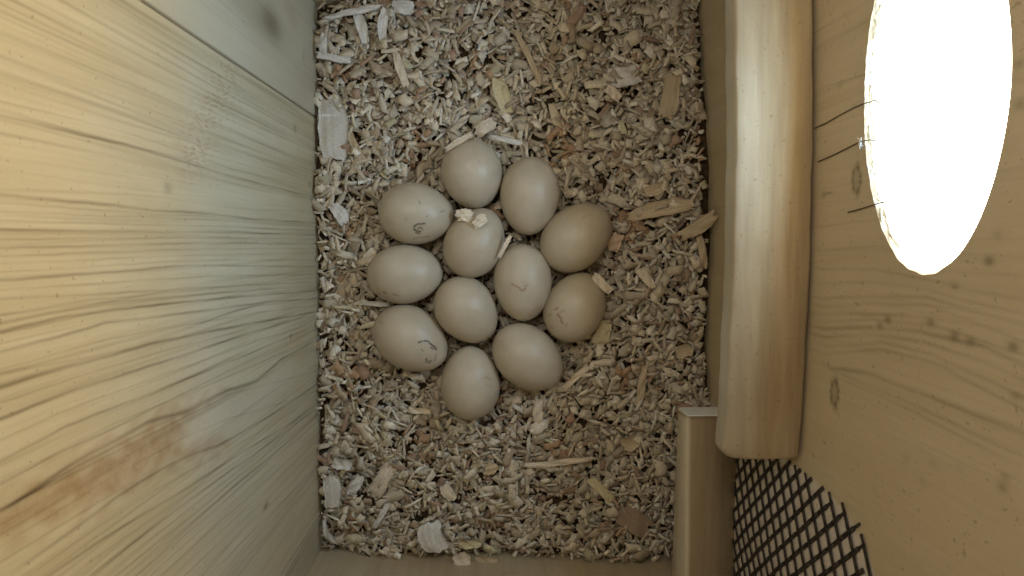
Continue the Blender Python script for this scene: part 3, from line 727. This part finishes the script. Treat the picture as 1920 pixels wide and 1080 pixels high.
Vl = np.array(Vl)
for e in (0, n - 1):
    c_ = Vl[e * k8:(e + 1) * k8].mean(0); b0 = len(Vl); Vl = np.concatenate([Vl, c_ + (Vl[e * k8:(e + 1) * k8] - c_) * .01])
    Fl.append(np.stack([e * k8 + i, e * k8 + (i + 1) % k8, b0 + (i + 1) % k8, b0 + i], 1))
fl_ = np.zeros((len(Vl), 3)); fl_[:, 2] = np.where(np.isin(np.arange(len(Vl)) % 8, [2, 3, 4, 5]), .9, 0)  # inner face lightened: light from across the box put into its colour
org = np.array([pA[0], yend, zt]); mL = Matrix.Translation(org.tolist()) @ Matrix.Rotation(-PI / 2, 4, 'Z')
Vloc = (np.array(mL.inverted()) @ np.c_[Vl, np.ones(len(Vl))].T).T[:, :3]
led = link('ledge_board', mesh_np('ledge_board', Vloc, np.concatenate(Fl), False, feat=fl_), M_ledge, None, mL)
tag(led, 'brown wooden ledge board with white end, running under the rail at lower right', 'ledge board')
pp = np.array(ledge_pts(yend, .020)); cpt = pp.mean(0); pp = cpt + (pp - cpt) * .97
Vc = np.concatenate([np.c_[pp[:, 0], np.full(8, yend + .0008), pp[:, 1]], np.c_[pp[:, 0], np.full(8, yend + .00005), pp[:, 1]]])
Vc = (np.array(mL.inverted()) @ np.c_[Vc, np.ones(16)].T).T[:, :3]
me = bpy.data.meshes.new('lit_white_end'); me.from_pydata([tuple(v) for v in Vc], [], [tuple(range(8)), tuple(range(15, 7, -1))] + [(q, (q + 1) % 8, 8 + (q + 1) % 8, 8 + q) for q in range(8)]); me.update()
o = link('lit_white_end', me, M_white, led); o['label'] = 'bright white end of the ledge board'  # strong light on the end face put into its colour as white

# ------------------------------------------------------------------ expanded metal mesh beside the rail
a0 = np.array(WR.hit(1498, 942)); U_ = np.array(WR.hit(1498 + 14.2, 942 - 14.2)) - a0; V_ = np.array(WR.hit(1498 + 20.4, 942 + 18.3)) - a0; W_ = V_ - U_
Vm, Fm = [], []
def strand_bar(p, q, wd=.00062, out0=.0004, th_=.0006):
    d = q - p; L_ = np.linalg.norm(d); d = d / L_; nn = np.array([-d[1], d[0]]); b0 = len(Vm)
    for P0 in (p, q):
        for sy, o_ in ((-1, out0), (1, out0), (1, out0 + th_), (-1, out0 + th_)):
            Q = P0 + nn * sy * wd; Vm.append((Q[0], o_ - float(bow(Q[0])), Q[1]))
    for j in range(4): Fm.append((b0 + j, b0 + (j + 1) % 4, b0 + 4 + (j + 1) % 4, b0 + 4 + j))
    Fm.append((b0, b0 + 3, b0 + 2, b0 + 1)); Fm.append((b0 + 4, b0 + 5, b0 + 6, b0 + 7))
def ok_pt(p): return mesh_edge_s(p[1]) < p[0] < PF_S and .03 < p[1] < .245
PF_S = WR.p[1] - yf(.16) - .004
for fam, (D, O) in enumerate(((U_, V_), (W_, U_))):
    for k in range(-60, 60):
        for j in range(-60, 60):
            p = a0 + O * (k + .5) + D * (j - .5); q = p + D
            jit = lambda r_, sd: np.random.RandomState(abs(int(sd * 1e5)) % 99999).uniform(-r_, r_, 2)
            p2 = p + jit(.00018, p[0] * 3 + p[1] * 7); q2 = q + jit(.00018, q[0] * 3 + q[1] * 7)
            if ok_pt(p) and ok_pt(q): strand_bar(p2, q2, .00082 if fam else .00100, .0004 + .0003 * fam)
            elif ok_pt(p) != ok_pt(q) and (k * 3 + j) % 3:
                g, h_ = (p2, q2) if ok_pt(p) else (q2, p2); strand_bar(g, g + (h_ - g) * .55, .0006, .0004 + .0003 * fam)
wm = link('wire_mesh', mesh_np('wire_mesh', np.array(Vm), np.array(Fm)), M_wire, None, WR.matrix())
tag(wm, 'dark diamond pattern metal mesh with ragged cut edge on the entrance wall', 'wire mesh')

# ------------------------------------------------------------------ three thin dark strands hanging out of the hole over the wall
def tube(P_, r0, r1, ns=6):
    P_ = np.array(P_, float); k = len(P_); V, Fq = [], []
    for i_, p in enumerate(P_):
        d = P_[min(i_ + 1, k - 1)] - P_[max(i_ - 1, 0)]; d /= np.linalg.norm(d)
        a_ = np.cross(d, [0, 1, .2]); a_ /= np.linalg.norm(a_); b_ = np.cross(d, a_); r_ = r0 + (r1 - r0) * i_ / (k - 1)
        for j in range(ns): t_ = 2 * PI * j / ns; V.append(p + r_ * (a_ * math.cos(t_) + b_ * math.sin(t_)))
    for i_ in range(k - 1):
        for j in range(ns): Fq.append((i_ * ns + j, i_ * ns + (j + 1) % ns, (i_ + 1) * ns + (j + 1) % ns, (i_ + 1) * ns + j))
    return np.array(V), np.array(Fq)
STR = [
 ([(1530,240),(1552,230),(1580,214),(1605,201),(1622,194),(1636,191)], [(1644,187),(1658,192)], 'upper dark strand running from the rail gap to the rim of the oval hole'),
 ([(1536,303),(1560,293),(1590,278),(1610,268),(1622,264)], [(1638,262),(1652,264)], 'middle dark strand with white fluff at the rim of the oval hole'),
 ([(1592,398),(1615,392),(1640,384),(1654,380)], [(1668,378)], 'short lowest dark strand at the rim of the oval hole'),
]
for on, off, lab in STR:
    pts = [WR.hit(*q) for q in on]; P_ = [(a_, .0006 - float(bow(a_)), b_) for a_, b_ in pts]
    for k, q in enumerate(off): a_, b_ = WR.hit(*q); P_.append((a_, .0012 + .001 * k - float(bow(a_)), b_))
    Q = np.array(P_); tt_ = np.linspace(0, len(Q) - 1, 26); P2 = np.stack([np.interp(tt_, range(len(Q)), Q[:, c_]) for c_ in range(3)], 1)
    V, Fq = tube(P2, .00030, .00022)
    o = link('strand', mesh_np('strand', V, Fq, True), M_strand, None, WR.matrix()); tag(o, lab, 'strand', 'thin strands below the entrance hole')
    if 'fluff' in lab:
        Vf, Ff, of = [], [], 0; a_, b_ = WR.hit(1618, 266); r = np.random.RandomState(4)
        for _ in range(16):
            dd = r.randn(3) * (.0013, .0005, .0014); s_ = np.array([a_, .0010 - float(bow(a_)), b_]) + r.randn(3) * (.0005, .0001, .0005)
            dd[1] = abs(dd[1]); v_, f_ = tube([s_, s_ + dd * .5 + [0, .0002, 0], s_ + dd], .00009, .00005, 4)
            Vf.append(v_); Ff.append(f_ + of); of += len(v_)
        link('fluff', mesh_np('fluff', np.concatenate(Vf), np.concatenate(Ff), True), M_white, o)

# ------------------------------------------------------------------ torn fibres along the lower rim of the hole (part of the wall)
r = np.random.RandomState(12); Vf, Ff, of = [], [], 0
for q in range(150):
    a_ = PI * 1.02 + r.rand() * PI * .80; k = HS + HA * math.cos(a_), HZ + HB * math.sin(a_)
    al = np.array([-math.sin(a_) * HA, 0, math.cos(a_) * HB]); al /= np.linalg.norm(al)
    inw = np.array([-math.cos(a_), 0, -math.sin(a_)])
    p0 = np.array([k[0], -float(bow(k[0])) - .0005 - r.rand() * .003, k[1]])
    L_ = .002 + .004 * r.rand(); d = al * r.choice([-1, 1]) * L_ + inw * L_ * r.uniform(-.05, .30) + np.array([0, r.uniform(-.1, .25) * L_, 0])
    v_, f_ = tube([p0 - d * .2, p0 + d * .4, p0 + d * .8 + inw * .0002, p0 + d], .00022, .00006, 4); Vf.append(v_); Ff.append(f_ + of); of += len(v_)
V = np.concatenate(Vf); link('torn_fibres', mesh_np('torn_fibres', V, np.concatenate(Ff), True, feat=np.zeros((len(V), 3))), M_ent, ent)
